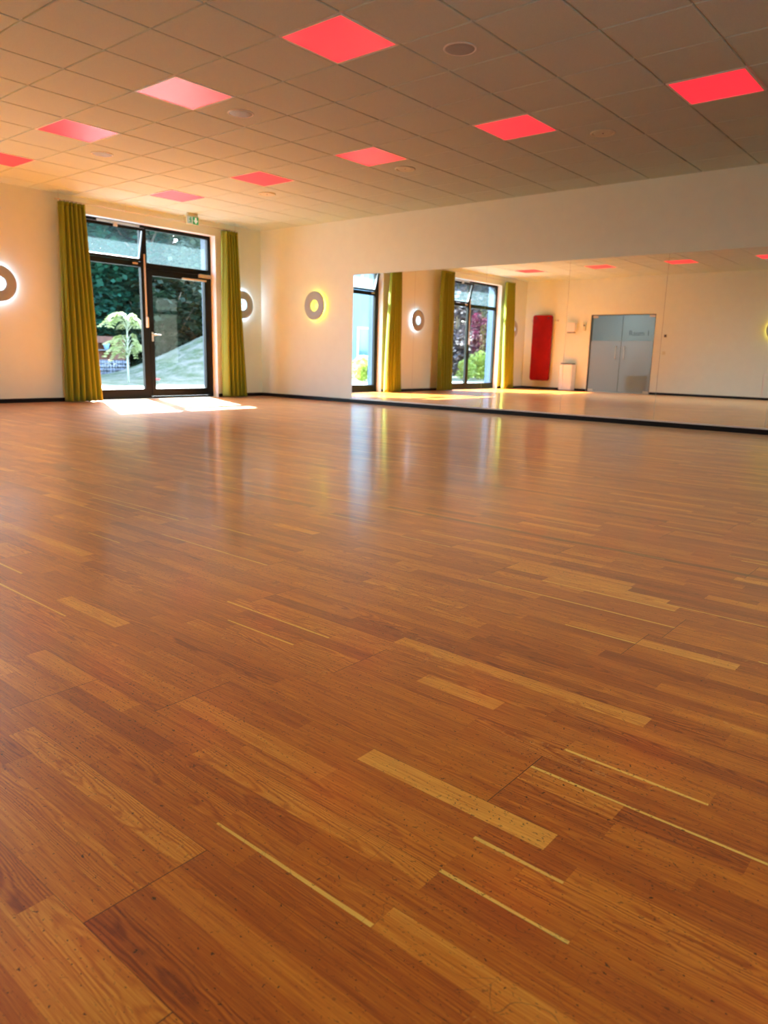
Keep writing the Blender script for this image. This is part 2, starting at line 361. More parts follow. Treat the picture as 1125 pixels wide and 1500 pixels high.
def build_floor():
    rng = random.Random(11)
    x0, w = -8.435, 0.051875
    board_end = {-4 * 3: -10.167, -4 * 2: -9.46, -4: -11.9, 0: -10.43, 4: -9.848, 8: -9.28, 12: -11.2, 16: -10.335}
    forced = {-1: [-10.161, -10.569], -2: [-10.467], -3: [-10.158, -10.567], -4: [-10.472, -9.96], -5: [-10.474], -6: [-10.265, -9.858],
              -7: [-10.122, -10.468], 1: [-10.628], 3: [-10.25], 2: [-10.832, -10.62], 4: [-10.245, -10.638], 6: [-10.658, -10.25], 7: [-10.353], -9: [-9.776], -10: [-9.678],
              -13: [-10.082], -11: [-9.70], -12: [-10.6], 5: [-10.45]}
    tonef = {(-1, -10.30): 0.88, (-7, -10.30): 0.50, (-2, -10.30): 0.42, (-5, -10.30): 0.60, (-6, -10.40): 0.40, (0, -10.60): 0.33, (1, -10.50): 0.33,
             (-11, -10.35): 0.36, (-12, -10.35): 0.22, (-13, -10.25): 0.66, (-14, -10.25): 0.70, (-13, -9.9): 0.38, (2, -10.75): 0.20, (-10, -10.35): 0.48, (-9, -10.4): 0.34,
             (-8, -10.35): 0.36, (-6, -10.0): 0.34, (-2, -10.6): 0.30, (1, -10.3): 0.46, (2, -10.3): 0.46, (0, -10.3): 0.44, (-1, -10.7): 0.32, (5, -10.5): 0.58}
    ks = range(int(math.floor((XL - x0) / w)), int(math.ceil((0 - x0) / w)))
    vs, fs, c1, c2, uvs = [], [], [], [], []
    for kk in ks:
        bk = (kk // 4) * 4
        if bk not in board_end: board_end[bk] = rng.uniform(-12.4, -10.2)
        ends = [board_end[bk] + 2.2 * n for n in range(-2, 8)]
        ys = [YN]; y = YN - rng.uniform(0, 0.4)
        while y < 0:
            y += rng.choice([rng.uniform(0.25, 0.5), rng.uniform(0.4, 0.75)])
            if YN < y < -0.05: ys.append(y)
        F = forced.get(kk, []) + [q for q in ends if YN < q < 0]
        ys = [q for q in ys if all(abs(q - t) > 0.16 for t in F)]
        if kk in forced: ys = [q for q in ys if not (-10.62 < q < -10.05)] or [YN]
        ys = sorted(set([YN] + ys + F)); ys.append(0.0)
        xa = max(x0 + kk * w, XL); xb = min(x0 + (kk + 1) * w, 0.0)
        if xb - xa < 1e-4: continue
        for a, b_ in zip(ys, ys[1:]):
            if b_ - a < 1e-4: continue
            tn = min(0.85, max(0.16, rng.gauss(0.44, 0.105)))
            if rng.random() < 0.04: tn = rng.uniform(0.66, 0.8)
            for (q, yy), tv in tonef.items():
                if q == kk and a < yy < b_: tn = tv
            sp_ = 1.0 if rng.random() < 0.07 else 0.0
            if kk == -7 and a < -10.3 < b_: sp_ = 1.0
            if kk == -1 and a < -10.3 < b_: sp_ = 0.0
            n = len(vs); vs += [(xa, a, 0), (xb, a, 0), (xb, b_, 0), (xa, b_, 0)]; fs.append((n, n + 1, n + 2, n + 3))
            r_ = rng.random(); be = 1.0 if any(abs(a - q) < 1e-3 for q in ends) else 0.0; bl = 1.0 if kk % 4 == 0 else 0.0
            c1 += [tn, r_, sp_, 1] * 4; c2 += [min(1, b_ - a), be, bl, 1] * 4
            uvs += [0, 0, xb - xa, 0, xb - xa, b_ - a, 0, b_ - a]
    me = bpy.data.meshes.new('floor'); me.from_pydata(vs, [], fs)
    A = me.attributes.new('strip', 'FLOAT_COLOR', 'CORNER'); A.data.foreach_set('color', c1)
    B = me.attributes.new('joint', 'FLOAT_COLOR', 'CORNER'); B.data.foreach_set('color', c2)
    L = me.uv_layers.new(name='metres'); L.data.foreach_set('uv', uvs)
    me.update(); return struct(link('floor', me, M['floor']))
build_floor()
# concrete slab under the parquet
# ------------------------------------------------------------------ walls
OP1 = (-3.58, -1.035, 0.0, 2.79)      # terrace door opening
OP2 = (-8.62, -6.06, 0.0, 2.79)       # window opening
WT = 0.42
b = MB()
ZT = 3.35
for (x0, x1, z0, z1) in [(XL - 0.3, OP2[0], -0.2, ZT), (OP2[0], OP2[1], OP2[3], ZT), (OP2[1], OP1[0], -0.2, ZT), (OP1[0], OP1[1], OP1[3], ZT), (OP1[1], 0.3, -0.2, ZT),
                         (OP2[0], OP2[1], -0.2, 0.0), (OP1[0], OP1[1], -0.2, 0.0)]:
    b.box(x0, x1, 0, WT, z0, z1)
struct(b.build('wall_far', M['wall']))
b = MB(); b.box(0, 0.3, YN - 0.3, 0, -0.2, ZT); struct(b.build('wall_right', M['wall']))
FILL_NEAR = (-9.60,)                        # pivot x of the unseen near-wall window added for daylight
b = MB(); xp = XL - 0.3
for c_ in FILL_NEAR:
    a0, a1 = c_ - OP1[1], c_ - OP1[0]
    b.box(xp, a0, YN - WT, YN, -0.2, ZT); b.box(a0, a1, YN - WT, YN, 2.79, ZT); b.box(a0, a1, YN - WT, YN, -0.2, 0); xp = a1
b.box(xp, 0.3, YN - WT, YN, -0.2, ZT); struct(b.build('wall_near', M['wall']))
DY0, DY1, DZ = -3.80, -2.03, 2.055
b = MB(); X0, X1 = XL - 0.18, XL
b.box(X0, X1, YN, DY0, -0.2, ZT); b.box(X0, X1, DY1, 0, -0.2, ZT); b.box(X0, X1, DY0, DY1, DZ, ZT); b.box(X0, X1, DY0, DY1, -0.2, 0)
struct(b.build('wall_left', M['wall']))

# ------------------------------------------------------------------ ceiling
panels = [(b_, a_) for b_ in (-2, 2, 6) for a_ in (-6, -3, 0, 3, 6, 9) if not (b_ == -2 and a_ < -3)]
b = MB()
gx = [XL] + [BX + i * T for i in range(-8, 11) if XL + 0.02 < BX + i * T < -0.02] + [0.0]
gy = [YN] + [AY + i * T for i in range(-9, 12) if YN + 0.02 < AY + i * T < -0.02] + [0.0]
gz = H + 0.015
b.box(XL, 0, YN, 0, gz, gz + 0.03, mi=1)
pc = [(BX + (q + .5) * T, AY + (r + .5) * T) for q, r in panels]
for x0, x1 in zip(gx, gx[1:]):
    for y0, y1 in zip(gy, gy[1:]):
        cx, cy = (x0 + x1) / 2, (y0 + y1) / 2
        if any(abs(cx - px) < .1 and abs(cy - py) < .1 for px, py in pc): continue
        g = 0.0085; c = 0.003
        xa = x0 + (g if x0 > XL else 0); xb = x1 - (g if x1 < 0 else 0); ya = y0 + (g if y0 > YN else 0); yb = y1 - (g if y1 < 0 else 0)
        vs = [(xa, ya, gz), (xb, ya, gz), (xb, yb, gz), (xa, yb, gz), (xa, ya, H + c), (xb, ya, H + c), (xb, yb, H + c), (xa, yb, H + c),
              (xa + c, ya + c, H), (xb - c, ya + c, H), (xb - c, yb - c, H), (xa + c, yb - c, H)]
        fs = [(8, 11, 10, 9)]
        for q in range(4):
            r = (q + 1) % 4; fs += [(q, r, 4 + r, 4 + q), (4 + q, 4 + r, 8 + r, 8 + q)]
        b.add(vs, fs, 0)
struct(b.build('ceiling', [M['tile'], M['grid']], fix=True))

# red led panels
root = empty('ceiling_light_panel')
fr = MB(); w = T / 2 - 0.006
for (x0, x1, y0, y1) in [(-w, w, -w, -w + .016), (-w, w, w - .016, w), (-w, -w + .016, -w + .016, w - .016), (w - .016, w, -w + .016, w - .016)]:
    fr.box(x0, x1, y0, y1, -0.003, 0.0098)
fr.build('panel_frame', M['grid'], root)
d = MB(); v = w - .016; d.box(-v, v, -v, v, 0.0, 0.0095); d.build('diffuser', M['red'], root)
names_b = {-2: 'row farthest from the mirror wall', 2: 'middle row, clear of the mirror wall', 6: 'row nearest the mirror wall'}
names_a = {9: 'last one before the terrace wall', 6: 'second one out from the terrace wall', 3: 'third one out from the terrace wall', 0: 'fourth one out from the terrace wall',
           -3: 'fifth one out from the terrace wall', -6: 'sixth one out from the terrace wall'}
for i, (q, r) in enumerate(panels):
    o = root if i == 0 else copy_tree(root)
    o.location = (BX + (q + .5) * T, AY + (r + .5) * T, H)
    tag(o, 'square red ceiling panel in ' + names_b[q] + ', ' + {9: 'last', 6: 'second', 3: 'third', 0: 'fourth', -3: 'fifth', -6: 'sixth'}[r] + ' from the terrace wall', 'light panel', 'red square light panels in the ceiling')

# round ceiling speakers and vents
sp_root = empty('ceiling_speaker')
MB().lathe([(0.112, 0.0), (0.122, -0.001), (0.124, -0.005), (0.119, -0.009), (0.112, -0.010), (0.108, -0.006)], 48).build('rim', M['dgrey'] if False else M['grid'], sp_root)
MB().lathe([(0.0, -0.009), (0.06, -0.009), (0.104, -0.008), (0.110, -0.003)], 48).build('grille', M['grille'], sp_root)
vt_root = empty('ceiling_vent')
MB().lathe([(0.095, 0.0), (0.121, -0.001), (0.124, -0.006), (0.118, -0.012), (0.104, -0.013), (0.095, -0.004)], 48).build('rim', M['cream'], vt_root)
MB().lathe([(0.0, -0.006), (0.07, -0.006), (0.088, -0.009), (0.092, -0.003)], 48).build('valve_disc', M['cream'], vt_root)
MB().lathe([(0.0, -0.011), (0.006, -0.010), (0.008, -0.006)], 12).build('screw', M['dgrey'], vt_root)
bt = {0: 'nearest the top edge of view', 1: 'between two red ceiling panels', 2: 'closest to the terrace wall'}
spots = {}
first_s = first_v = True
sl = {-0.5: 'grey round speaker in the ceiling, biggest one, right of the largest red panel', 3.5: 'grey round speaker in the ceiling between pale pink panel and terrace door', 7.5: 'pale round speaker in the ceiling above the left curtain of the terrace door'}
vl = {-0.5: 'cream round ceiling vent with dark centre screw below the brightest red panel', 3.5: 'cream round ceiling vent beside a pink panel, half way to terrace wall', 7.5: 'small cream round ceiling vent near the corner of terrace and mirror wall'}
for r in (-0.5, 3.5, 7.5):
    o = sp_root if first_s else copy_tree(sp_root); first_s = False
    o.location = (BX + 3.5 * T + T / 2 - T / 2, AY + r * T, H); o.location.x = BX + 3.5 * T; tag(o, sl[r], 'speaker', 'round grey ceiling speakers')
    o = vt_root if first_v else copy_tree(vt_root); first_v = False
    o.location = (BX + 7.5 * T, AY + r * T, H); tag(o, vl[r], 'vent', 'round cream ceiling vents')
for r in (-0.5, 3.5):
    o = copy_tree(vt_root); o.location = (BX - 0.5 * T, AY + r * T, H)
    tag(o, 'cream round ceiling vent seen only in the mirror, ' + ('left of the glass doors reflection' if r > 0 else 'above the glass doors reflection'), 'vent', 'round cream ceiling vents')

# ------------------------------------------------------------------ skirting
b = MB(); sk = 0.018
for x0, x1 in [(XL, OP2[0]), (OP2[1], OP1[0]), (OP1[1], 0)]: b.box(x0, x1, -sk, 0, 0, 0.06)
struct(b.build('baseboard_far', M['black'], bevel=0.003))
b = MB(); b.box(-0.026, 0, YN, -sk, 0, 0.062); struct(b.build('baseboard_right', M['black'], bevel=0.003))
b = MB(); b.box(XL, XL + sk, YN, DY0 - .01, 0, 0.06); b.box(XL, XL + sk, DY1 + .01, -sk, 0, 0.06); struct(b.build('baseboard_left', M['black'], bevel=0.003))
b = MB(); xp = XL + sk
for c_ in FILL_NEAR: b.box(xp, c_ - OP1[1], YN, YN + sk, 0, 0.06); xp = c_ - OP1[0]
b.box(xp, -0.026, YN, YN + sk, 0, 0.06); struct(b.build('baseboard_near', M['black'], bevel=0.003))
b = MB(); b.box(-0.020, -0.0, -10.3, -2.36, 0.062, 0.078); struct(b.build('trim_1', M['alu']))

# ------------------------------------------------------------------ mirrors
mlab = ['mirror panel at the corner end, reflecting the blue building through the terrace door', 'mirror panel reflecting the lit ring lamp and a dark curtain',
        'mirror panel reflecting the window with wine red shrubs and the red mat', 'mirror panel reflecting the glass double doors',
        'mirror panel right of the glass doors reflection, showing only plain wall', 'mirror panel beyond the plain wall reflection, cut by the picture edge']
for i in range(6):
    y1 = -2.362 - i * 1.312; y0 = y1 - 1.309
    r = empty('mirror_panel', (-0.006, (y0 + y1) / 2, 1.095)); h = (y1 - y0) / 2; z = 1.02
    g = MB(); g.add([(-0.0035, -h, -z), (-0.0035, h, -z), (-0.0035, h, z), (-0.0035, -h, z)], [(0, 3, 2, 1)]); g.build('silvered_face', M['mirror'], r, fix=False)
    e = MB(); e.box(-0.0032, 0.006, -h, h, -z, z); e.build('glass_body', M['mirroredge'], r)
    tag(r, mlab[i], 'mirror', 'mirror panels on the right wall')

# ------------------------------------------------------------------ terrace door (door_1) and window_2
FY0, FY1 = 0.14, 0.205
def rect_frame(x0, x1, z0, z1, wl, wr, wb, wt, y0=FY0, y1=FY1):
    m = MB()
    m.box(x0, x0 + wl, y0, y1, z0, z1); m.box(x1 - wr, x1, y0, y1, z0, z1)
    m.box(x0 + wl, x1 - wr, y0, y1, z0, z0 + wb); m.box(x0 + wl, x1 - wr, y0, y1, z1 - wt, z1); return m
def pane(x0, x1, z0, z1, parent, m, y=0.172):
    g = MB(); g.box(x0, x1, y - .003, y + .003, z0, z1)
    # single thin sheet
    g = MB(); g.add([(x0, y, z0), (x1, y, z0), (x1, y, z1), (x0, y, z1)], [(0, 1, 2, 3)])
    return g.build('pane', m, parent, fix=False)
def glazing(name, X0, X1, flip, door):
    """X0..X1 opening; the tilted sash is on the left (flip False) or the right"""
    def fx(x): return X0 + X1 - x if flip else x
    def bx(m, a, c, *r):
        a, c = fx(a), fx(c); m.box(min(a, c), max(a, c), *r)
    r = struct(empty(name, (0, 0, 0)))
    XM0, XM1 = (X0 + X1) / 2 - 0.130, (X0 + X1) / 2 - 0.012
    Z = 2.79; lz = 2.13; tz = 2.21
    f = MB()
    bx(f, X0, X0 + .11, FY0, FY1, 0, Z); bx(f, X1 - .065, X1, FY0, FY1, 0, Z); bx(f, XM0, XM1, FY0, FY1, 0.03, Z - .06)
    bx(f, X0 + .11, X1 - .065, FY0, FY1, Z - .06, Z); bx(f, X0, X1, FY0 + .01, FY1 + .03, 0, 0.03)
    bx(f, X0 + .11, XM0, FY0, FY1, lz, tz); bx(f, XM1, X1 - .065, FY0, FY1, lz - .01, tz); bx(f, X0 + .11, XM0, FY0, FY1, 0.03, 0.16)
    f.build('frame', M['frame'], r, bevel=0.003)
    def pn(a, c, z0, z1, m, par=r, y=0.172):
        a, c = fx(a), fx(c); return pane(min(a, c), max(a, c), z0, z1, par, m, y)
    pn(X0 + .11, XM0, 0.16, lz, M['glass'])
    pn(XM1, X1 - .065, tz, Z - .06, M['hazyglass'])
    # tilted top-hung sash
    s0, s1 = X0 + .10, XM0 + .015; sz0, sz1 = tz + 0.012, Z - .055; hh = sz1 - sz0
    piv = Matrix.Translation((0, 0.150, sz0)) @ Matrix.Rotation(math.radians(15), 4, 'X')
    sh = MB(); e = 0.042
    A, B_ = min(fx(s0), fx(s1)), max(fx(s0), fx(s1))
    for (xa, xb, za, zb) in [(A, B_, 0, e), (A, B_, hh - e, hh), (A, A + e, e, hh - e), (B_ - e, B_, e, hh - e)]:
        sh.box(xa, xb, -0.024, -0.002, za, zb, 0, piv)
        sh.box(xa + .004 * (xa == A), xb - .004 * (xb == B_), -0.002, 0.030, za, zb, 1, piv)
    so = sh.build('tilting_sash', [M['frame'], M['sashskylit']], r)
    g = MB(); vs = [piv @ Vector(p) for p in [(A + e, .012, e), (B_ - e, .012, e), (B_ - e, .012, hh - e), (A + e, .012, hh - e)]]
    g.add(vs, [(0, 1, 2, 3)]); g.build('pane', M['hazyglass'], so, fix=False)
    st = MB(); mx = (s0 + s1) / 2
    bx(st, s0 + .30, s1 - .02, 0.115, 0.139, Z - .045, Z - .012)
    st.build('opener_rail', M['silver'], r, bevel=0.004)
    st = MB(); st.tube([(fx(mx), 0.128, Z - .045), (fx(mx), 0.05, Z - .075), (fx(mx), 0.0, Z - .085)], 0.010, 8); bx(st, mx - .03, mx + .03, -0.03, 0.02, Z - .115, Z - .065)
    st.build('stay_arm', M['silver'], r)
    for hx in (s0 + .10, s1 - .12):
        hm = MB(); bx(hm, hx - .045, hx + .045, 0.122, 0.14, tz - .045, tz - .018); hm.build('sash_hinge', M['silver'], r, bevel=0.003)
    op = MB(); xx = XM1 - .055; bx(op, xx - .012, xx + .012, 0.116, 0.139, 1.34, 2.34); op.build('opener_rod', M['silver'], r, bevel=0.004)
    op = MB(); bx(op, xx - .014, xx + .016, 0.085, 0.139, 1.17, 1.34); op.build('opener_handle', M['white'], r, bevel=0.008)
    if door:
        lf = MB(); L0, L1 = XM1 + .004, X1 - .069
        for (a, c, z0, z1) in [(L0, L0 + .075, 0.035, lz - .015), (L1 - .085, L1, 0.035, lz - .015), (L0 + .075, L1 - .085, 0.035, 0.16), (L0 + .075, L1 - .085, 2.01, lz - .015)]:
            bx(lf, a, c, FY0 - .012, FY1 - .01, z0, z1)
        leaf = lf.build('door_leaf', M['frame'], r, bevel=0.003)
        pn(L0 + .075, L1 - .085, 0.16, 2.01, M['glass'], leaf)
        hd = MB(); hx = L0 + .040
        hd.box(hx - .016, hx + .016, 0.118, 0.128, 0.95, 1.10)
        hd.tube([(hx, .125, 1.06), (hx, .075, 1.06), (hx + .02, .067, 1.06), (hx + .13, .067, 1.058)], 0.011, 10); hd.build('door_handle', M['steel'], leaf)
        cl = MB(); cl.box(L1 - .22, L1 + .02, 0.075, 0.128, 2.065, 2.125); cl.build('door_closer', M['silver'], r, bevel=0.006)
        cl = MB(); cl.box(L1 - .56, L1 - .07, 0.085, 0.125, 2.005, 2.035); cl.build('closer_slide_rail', M['silver'], leaf, bevel=0.004)
    else:
        pn(XM1, X1 - .065, 0.16, lz - .01, M['glass'])
        q = MB(); bx(q, XM1, X1 - .065, FY0, FY1, 0.03, 0.16); q.build('bottom_rail', M['frame'], r, bevel=0.003)
    return r
glazing('door_1', OP1[0], OP1[1], False, True)
glazing('window_2', OP2[0], OP2[1], True, False)
for i_, c_ in enumerate(FILL_NEAR):
    wn = glazing('window_%d' % (3 + i_), OP1[0], OP1[1], False, False)  # unseen window, added behind the camera to bring in daylight
    wn.location = (c_, YN, 0); wn.rotation_euler = (0, 0, PI)
# white painted reveals of both openings
for nm, op in (('trim_2', OP1), ('trim_3', OP2)):
    b = MB(); t = 0.004
    b.box(op[0], op[0] + t, 0.002, FY0, 0, op[3]); b.box(op[1] - t, op[1], 0.002, FY0, 0, op[3]); b.box(op[0] + t, op[1] - t, 0.002, FY0, op[3] - t, op[3])
    b.box(op[0], op[0] + t, FY1, WT, 0, op[3], mi=1); b.box(op[1] - t, op[1], FY1, WT, 0, op[3], mi=1); b.box(op[0] + t, op[1] - t, FY1, WT, op[3] - t, op[3], mi=1)
    b.box(op[0], op[1], FY1 + .03, WT + .04, -0.01, 0.012, mi=1)
    struct(b.build(nm, [M['reveal'], M['outer']]))

# ------------------------------------------------------------------ curtains and rods
def curtain(xa, xb, ta, tb, yc, folds, seed, label):
    rng = random.Random(seed)
    r = empty('curtain', ((xa + xb) / 2, yc, 0))
    tag(r, label, 'curtain', 'olive green curtains')
    nu, nv = folds * 16, 40; ph = [rng.uniform(-.5, .5) for _ in range(folds + 2)]; am = [rng.uniform(.75, 1.2) for _ in range(folds + 2)]
    cx = (xa + xb) / 2
    def pt(u, v):           # v 0 bottom .. 1 top
        L = (xa + (ta - xa) * v); R = (xb + (tb - xb) * v)
        s = u * folds; i = int(s); fr = s - i
        a = am[i] * (1 - fr) + am[i + 1] * fr; p = ph[i] * (1 - fr) + ph[i + 1] * fr
        amp = (0.100 - 0.030 * v) * a
        w = math.sin(2 * PI * s + p * (1 - v) * 1.6)
        x = L + (R - L) * u + 0.018 * math.cos(2 * PI * s * 1.0 + p) * (1 - .3 * v) + 0.010 * math.sin(3 * v + p * 4) * (1 - v)
        y = amp * w + 0.012 * math.sin(5 * v + s) * (1 - v)
        return (x - cx, y, 0.012 + (2.845 - 0.012) * v)
    m = MB(); vs = [pt(i / nu * .9999, j / nv) for j in range(nv + 1) for i in range(nu + 1)]
    fs = [(j * (nu + 1) + i, j * (nu + 1) + i + 1, (j + 1) * (nu + 1) + i + 1, (j + 1) * (nu + 1) + i) for j in range(nv) for i in range(nu)]
    m.add(vs, fs, 0, True); o = m.build('drape', M['curtain'], r, fix=False)
    so = o.modifiers.new('thick', 'SOLIDIFY'); so.thickness = 0.004
    m = MB(); vs = [];
    for i in range(nu + 1):
        x, y, z = pt(i / nu * .9999, 1); vs += [(x, y, 2.80), (x, y, 2.862)]
    m.add([(p[0], p[1] * 1.06 - .004, p[2]) for p in vs], [(2 * i, 2 * i + 2, 2 * i + 3, 2 * i + 1) for i in range(nu)], 0, True)
    o = m.build('heading_tape', M['curtain'], r, fix=False); so = o.modifiers.new('thick', 'SOLIDIFY'); so.thickness = 0.004
    for i in range(folds):
        x = (ta + (tb - ta) * (i + .5) / folds) - cx
        g = MB(); g.box(x - .004, x + .004, -.004, .004, 2.855, 2.885); g.build('glider', M['dgrey'], r)
    return r
curtain(-4.01, -3.46, -3.95, -3.57, -0.21, 6, 1, 'wide olive curtain left of the terrace door, beside the cut ring lamp')
curtain(-1.06, -0.605, -1.035, -0.75, -0.21, 5, 2, 'narrow olive curtain right of the terrace door, half covering a ring lamp')
curtain(-6.08, -5.50, -6.02, -5.50, -0.21, 6, 3, 'dark olive curtain seen in the mirror, left of the window reflection')
curtain(-9.08, -8.55, -8.88, -8.48, -0.21, 5, 4, 'bright olive curtain seen in the mirror, right of the window reflection')
def rod(x0, x1, label):
    r = tag(empty('curtain_rod', ((x0 + x1) / 2, -0.21, 2.885)), label, 'curtain rod', 'thin curtain rods under the ceiling'); cx = (x0 + x1) / 2
    MB().tube([(x0 - cx, 0, 0), (x1 - cx, 0, 0)], 0.006, 8).build('rail', M['silver'], r)
    for i in range(4):
        x = x0 - cx + .06 + (x1 - x0 - .12) * i / 3
        m = MB(); m.tube([(x, 0, 0), (x, 0, H - 2.885)], 0.003, 6); m.lathe([(0.0, -.016), (.011, -.011), (.015, 0), (.011, .011), (0.0, .016)], 10, o=(x, 0, 0))
        m.build('hanger', M['silver'], r)
rod(-4.0, -0.70, 'thin metal curtain rod hung from the ceiling above the terrace door')
rod(-9.0, -5.45, 'thin metal curtain rod above the window seen in the mirror')

# ------------------------------------------------------------------ ring wall lamps
def ring_lamp(loc, rotz, led, label):
    """built facing -y (wall behind at y=0)"""
    r = empty('ring_wall_lamp', loc); r.rotation_euler = (0, 0, rotz)
    tag(r, label, 'wall lamp', 'ring shaped wall lamps')
    MB().lathe([(0.098, -0.052), (0.100, -0.072), (0.104, -0.075), (0.238, -0.075), (0.243, -0.072), (0.243, -0.055), (0.238, -0.052)], 64, axis='y', closed=True).build('ring_shade', M['ring'], r)
    MB().lathe([(0.196, -0.0515), (0.200, -0.0515), (0.200, -0.001), (0.196, -0.001)], 64, axis='y', closed=True).build('led_diffuser', led, r)
    m = MB(); m.lathe([(0.0, -0.012), (0.030, -0.012), (0.034, -0.008), (0.034, 0.0)], 24, axis='y')
    m.build('wall_mount', M['white'], r)
    return r
ring_lamp((-4.80, 0, 1.66), 0, M['ledw'], 'ring lamp with white glow left of the terrace door, cut by picture edge')
ring_lamp((-0.50, 0, 1.66), 0, M['ledw'], 'ring lamp with white glow half behind the narrow curtain near the corner')
ring_lamp((-9.22, 0, 1.66), 0, M['ledw'], 'ring lamp seen in the mirror behind the bright curtain beside the red mat')
ring_lamp((0, -1.49, 1.64), -PI / 2 , M['ledy'], 'grey ring lamp with yellow glow on the wall left of the mirror')
ring_lamp((XL, -6.70, 1.64), PI / 2, M['ledy'], 'ring lamp with yellow glow at the right edge of the mirror')

# ------------------------------------------------------------------ exit sign
r = tag(empty('exit_sign', (-1.782, -0.40, 2.90)), 'small green and white emergency exit sign hanging above the terrace door', 'exit sign')
m = MB(); m.box(-.115, .115, -.0, .030, -.068, .066); m.build('housing', M['cream'], r, bevel=0.004)
m = MB(); m.box(-.10, .10, -.0, .030, .066, H - 2.90); m.build('ceiling_mount', M['cream'], r)
m = MB(); m.box(-.108, -.002, -.003, .0, -.062, .054); m.build('pictogram_field', M['signglare'], r)
m = MB(); m.box(.002, .108, -.003, .0, -.062, .054); m.build('arrow_field', M['signg'], r)
m = MB()
def poly(m, pts, y=-.006):
    n = len(pts); m.add([(x, y, z) for x, z in pts] + [(x, y + .003, z) for x, z in pts], [tuple(range(n)), tuple(range(2 * n - 1, n - 1, -1))] + [(i, i + n, (i + 1) % n + n, (i + 1) % n) for i in range(n)])
poly(m, [(.055, .044), (.098, -.004), (.072, -.004), (.072, -.052), (.038, -.052), (.038, -.004), (.012, -.004)][::-1] if False else [(.012, .002), (.055, -.052), (.098, .002), (.072, .002), (.072, .044), (.038, .044), (.038, .002)])
m.build('arrow', M['signw'], r)
m = MB()
m.lathe([(0.0, -.006), (.011, -.006), (.011, -.003)], 14, axis='y', o=(-.045, 0, .034))
poly(m, [(-.062, .020), (-.040, .022), (-.034, -.008), (-.050, -.012)]); poly(m, [(-.040, .020), (-.020, .004), (-.024, -.001), (-.042, .010)]); poly(m, [(-.060, .020), (-.080, .006), (-.076, .000), (-.058, .010)])
poly(m, [(-.036, -.008), (-.026, -.030), (-.030, -.052), (-.038, -.050), (-.036, -.032), (-.046, -.012)]); poly(m, [(-.050, -.012), (-.056, -.032), (-.084, -.036), (-.084, -.044), (-.050, -.040), (-.040, -.012)])
m.build('running_figure', M['signg'], r)

# ------------------------------------------------------------------ left wall: glass double doors
r = struct(empty('door_2', (0, 0, 0)))
fm = MB(); fm.box(XL - .10, XL + .004, DY1 - .014, DY1, 0, DZ); fm.box(XL - .10, XL + .004, DY0, DY0 + .010, 0, DZ); fm.box(XL - .10, XL + .004, DY0 + .01, DY1 - .014, DZ - .012, DZ)
fm.build('frame', M['dgrey'], r)
mid = (DY0 + DY1) / 2; gxp = XL - .04
for side, (ya, yb) in enumerate([(DY0 + .014, mid - .003), (mid + .003, DY1 - .018)]):
    lf = MB(); lf.box(gxp - .004, gxp + .004, ya, ya + .003, .012, DZ - .016); lf.box(gxp - .004, gxp + .004, yb - .003, yb, .012, DZ - .016); lf.box(gxp - .004, gxp + .004, ya, yb, 1.368, 1.372)
    leaf = lf.build('glass_leaf', M['edge'], r)
    g = MB(); g.add([(gxp, ya, .012), (gxp, yb, .012), (gxp, yb, 1.37), (gxp, ya, 1.37)], [(0, 1, 2, 3)]); g.build('frosted_pane', M['frost'], leaf, fix=False)
    g = MB(); g.add([(gxp, ya, 1.37), (gxp, yb, 1.37), (gxp, yb, DZ - .016), (gxp, ya, DZ - .016)], [(0, 1, 2, 3)]); g.build('clear_pane', M['clearblue'], leaf, fix=False)
    yh = mid - .115 if side == 0 else mid + .115
    h = MB(); h.tube([(gxp + .004, yh, .90), (gxp + .05, yh, .90), (gxp + .062, yh, .93), (gxp + .062, yh, 1.19), (gxp + .05, yh, 1.22), (gxp + .004, yh, 1.22)], .010, 10)
    h.tube([(gxp - .004, yh, .90), (gxp - .05, yh, .90), (gxp - .062, yh, .93), (gxp - .062, yh, 1.19), (gxp - .05, yh, 1.22), (gxp - .004, yh, 1.22)], .010, 10)
    h.build('pull_handle', M['steel'], leaf)
    yc = ya + .09 if side == 0 else yb - .09
    for zc in (.045, DZ - .05):
        c = MB(); c.box(gxp - .014, gxp + .014, yc - .075, yc + .075, zc - .028, zc + .028); c.build('patch_fitting', M['silver'], leaf, bevel=0.003)
# lettering, readable from the corridor side
fc = bpy.data.curves.new('lettering', 'FONT'); fc.body = 'Raum 1'; fc.size = 0.185; fc.extrude = 0.001; fc.align_x = 'LEFT'
to = bpy.data.objects.new('lettering', fc); COL.objects.link(to); fc.materials.append(M['letter'])
to.matrix_world = Matrix.Translation((gxp - .004, -3.10, 1.51)) @ Matrix(((0, 0, -1, 0), (-1, 0, 0, 0), (0, 1, 0, 0), (0, 0, 0, 1)))
to.parent = r
# corridor behind
b = MB(); b.box(-12.6, XL - .18, -6.0, -0.6, -.2, -.002); struct(b.build('floor_corridor', M['corfloor']))
b = MB(); b.box(-12.7, -12.6, -6.0, -0.6, -.2, 2.8); b.box(-12.6, XL - .18, -6.1, -6.0, -.2, 2.8); b.box(-12.6, XL - .18, -.6, -.5, -.2, 2.8); struct(b.build('wall_corridor', M['corwall']))
b = MB(); b.box(-12.7, XL - .18, -6.1, -0.5, 2.7, 2.8); struct(b.build('ceiling_corridor', M['corwall']))
r = tag(empty('corridor_fill_lamp', (-11.4, -2.3, 2.70)), 'flat white lamp added to light the corridor behind the glass doors', 'fill lamp')  # added lamp, lights the corridor behind the glass
m = MB(); m.box(-.33, .33, -.63, .63, -.03, 0); m.build('lamp_frame', M['white'], r); m = MB(); m.box(-.30, .30, -.60, .60, -.036, -.031); m.build('lamp_diffuser', M['corfill'], r)
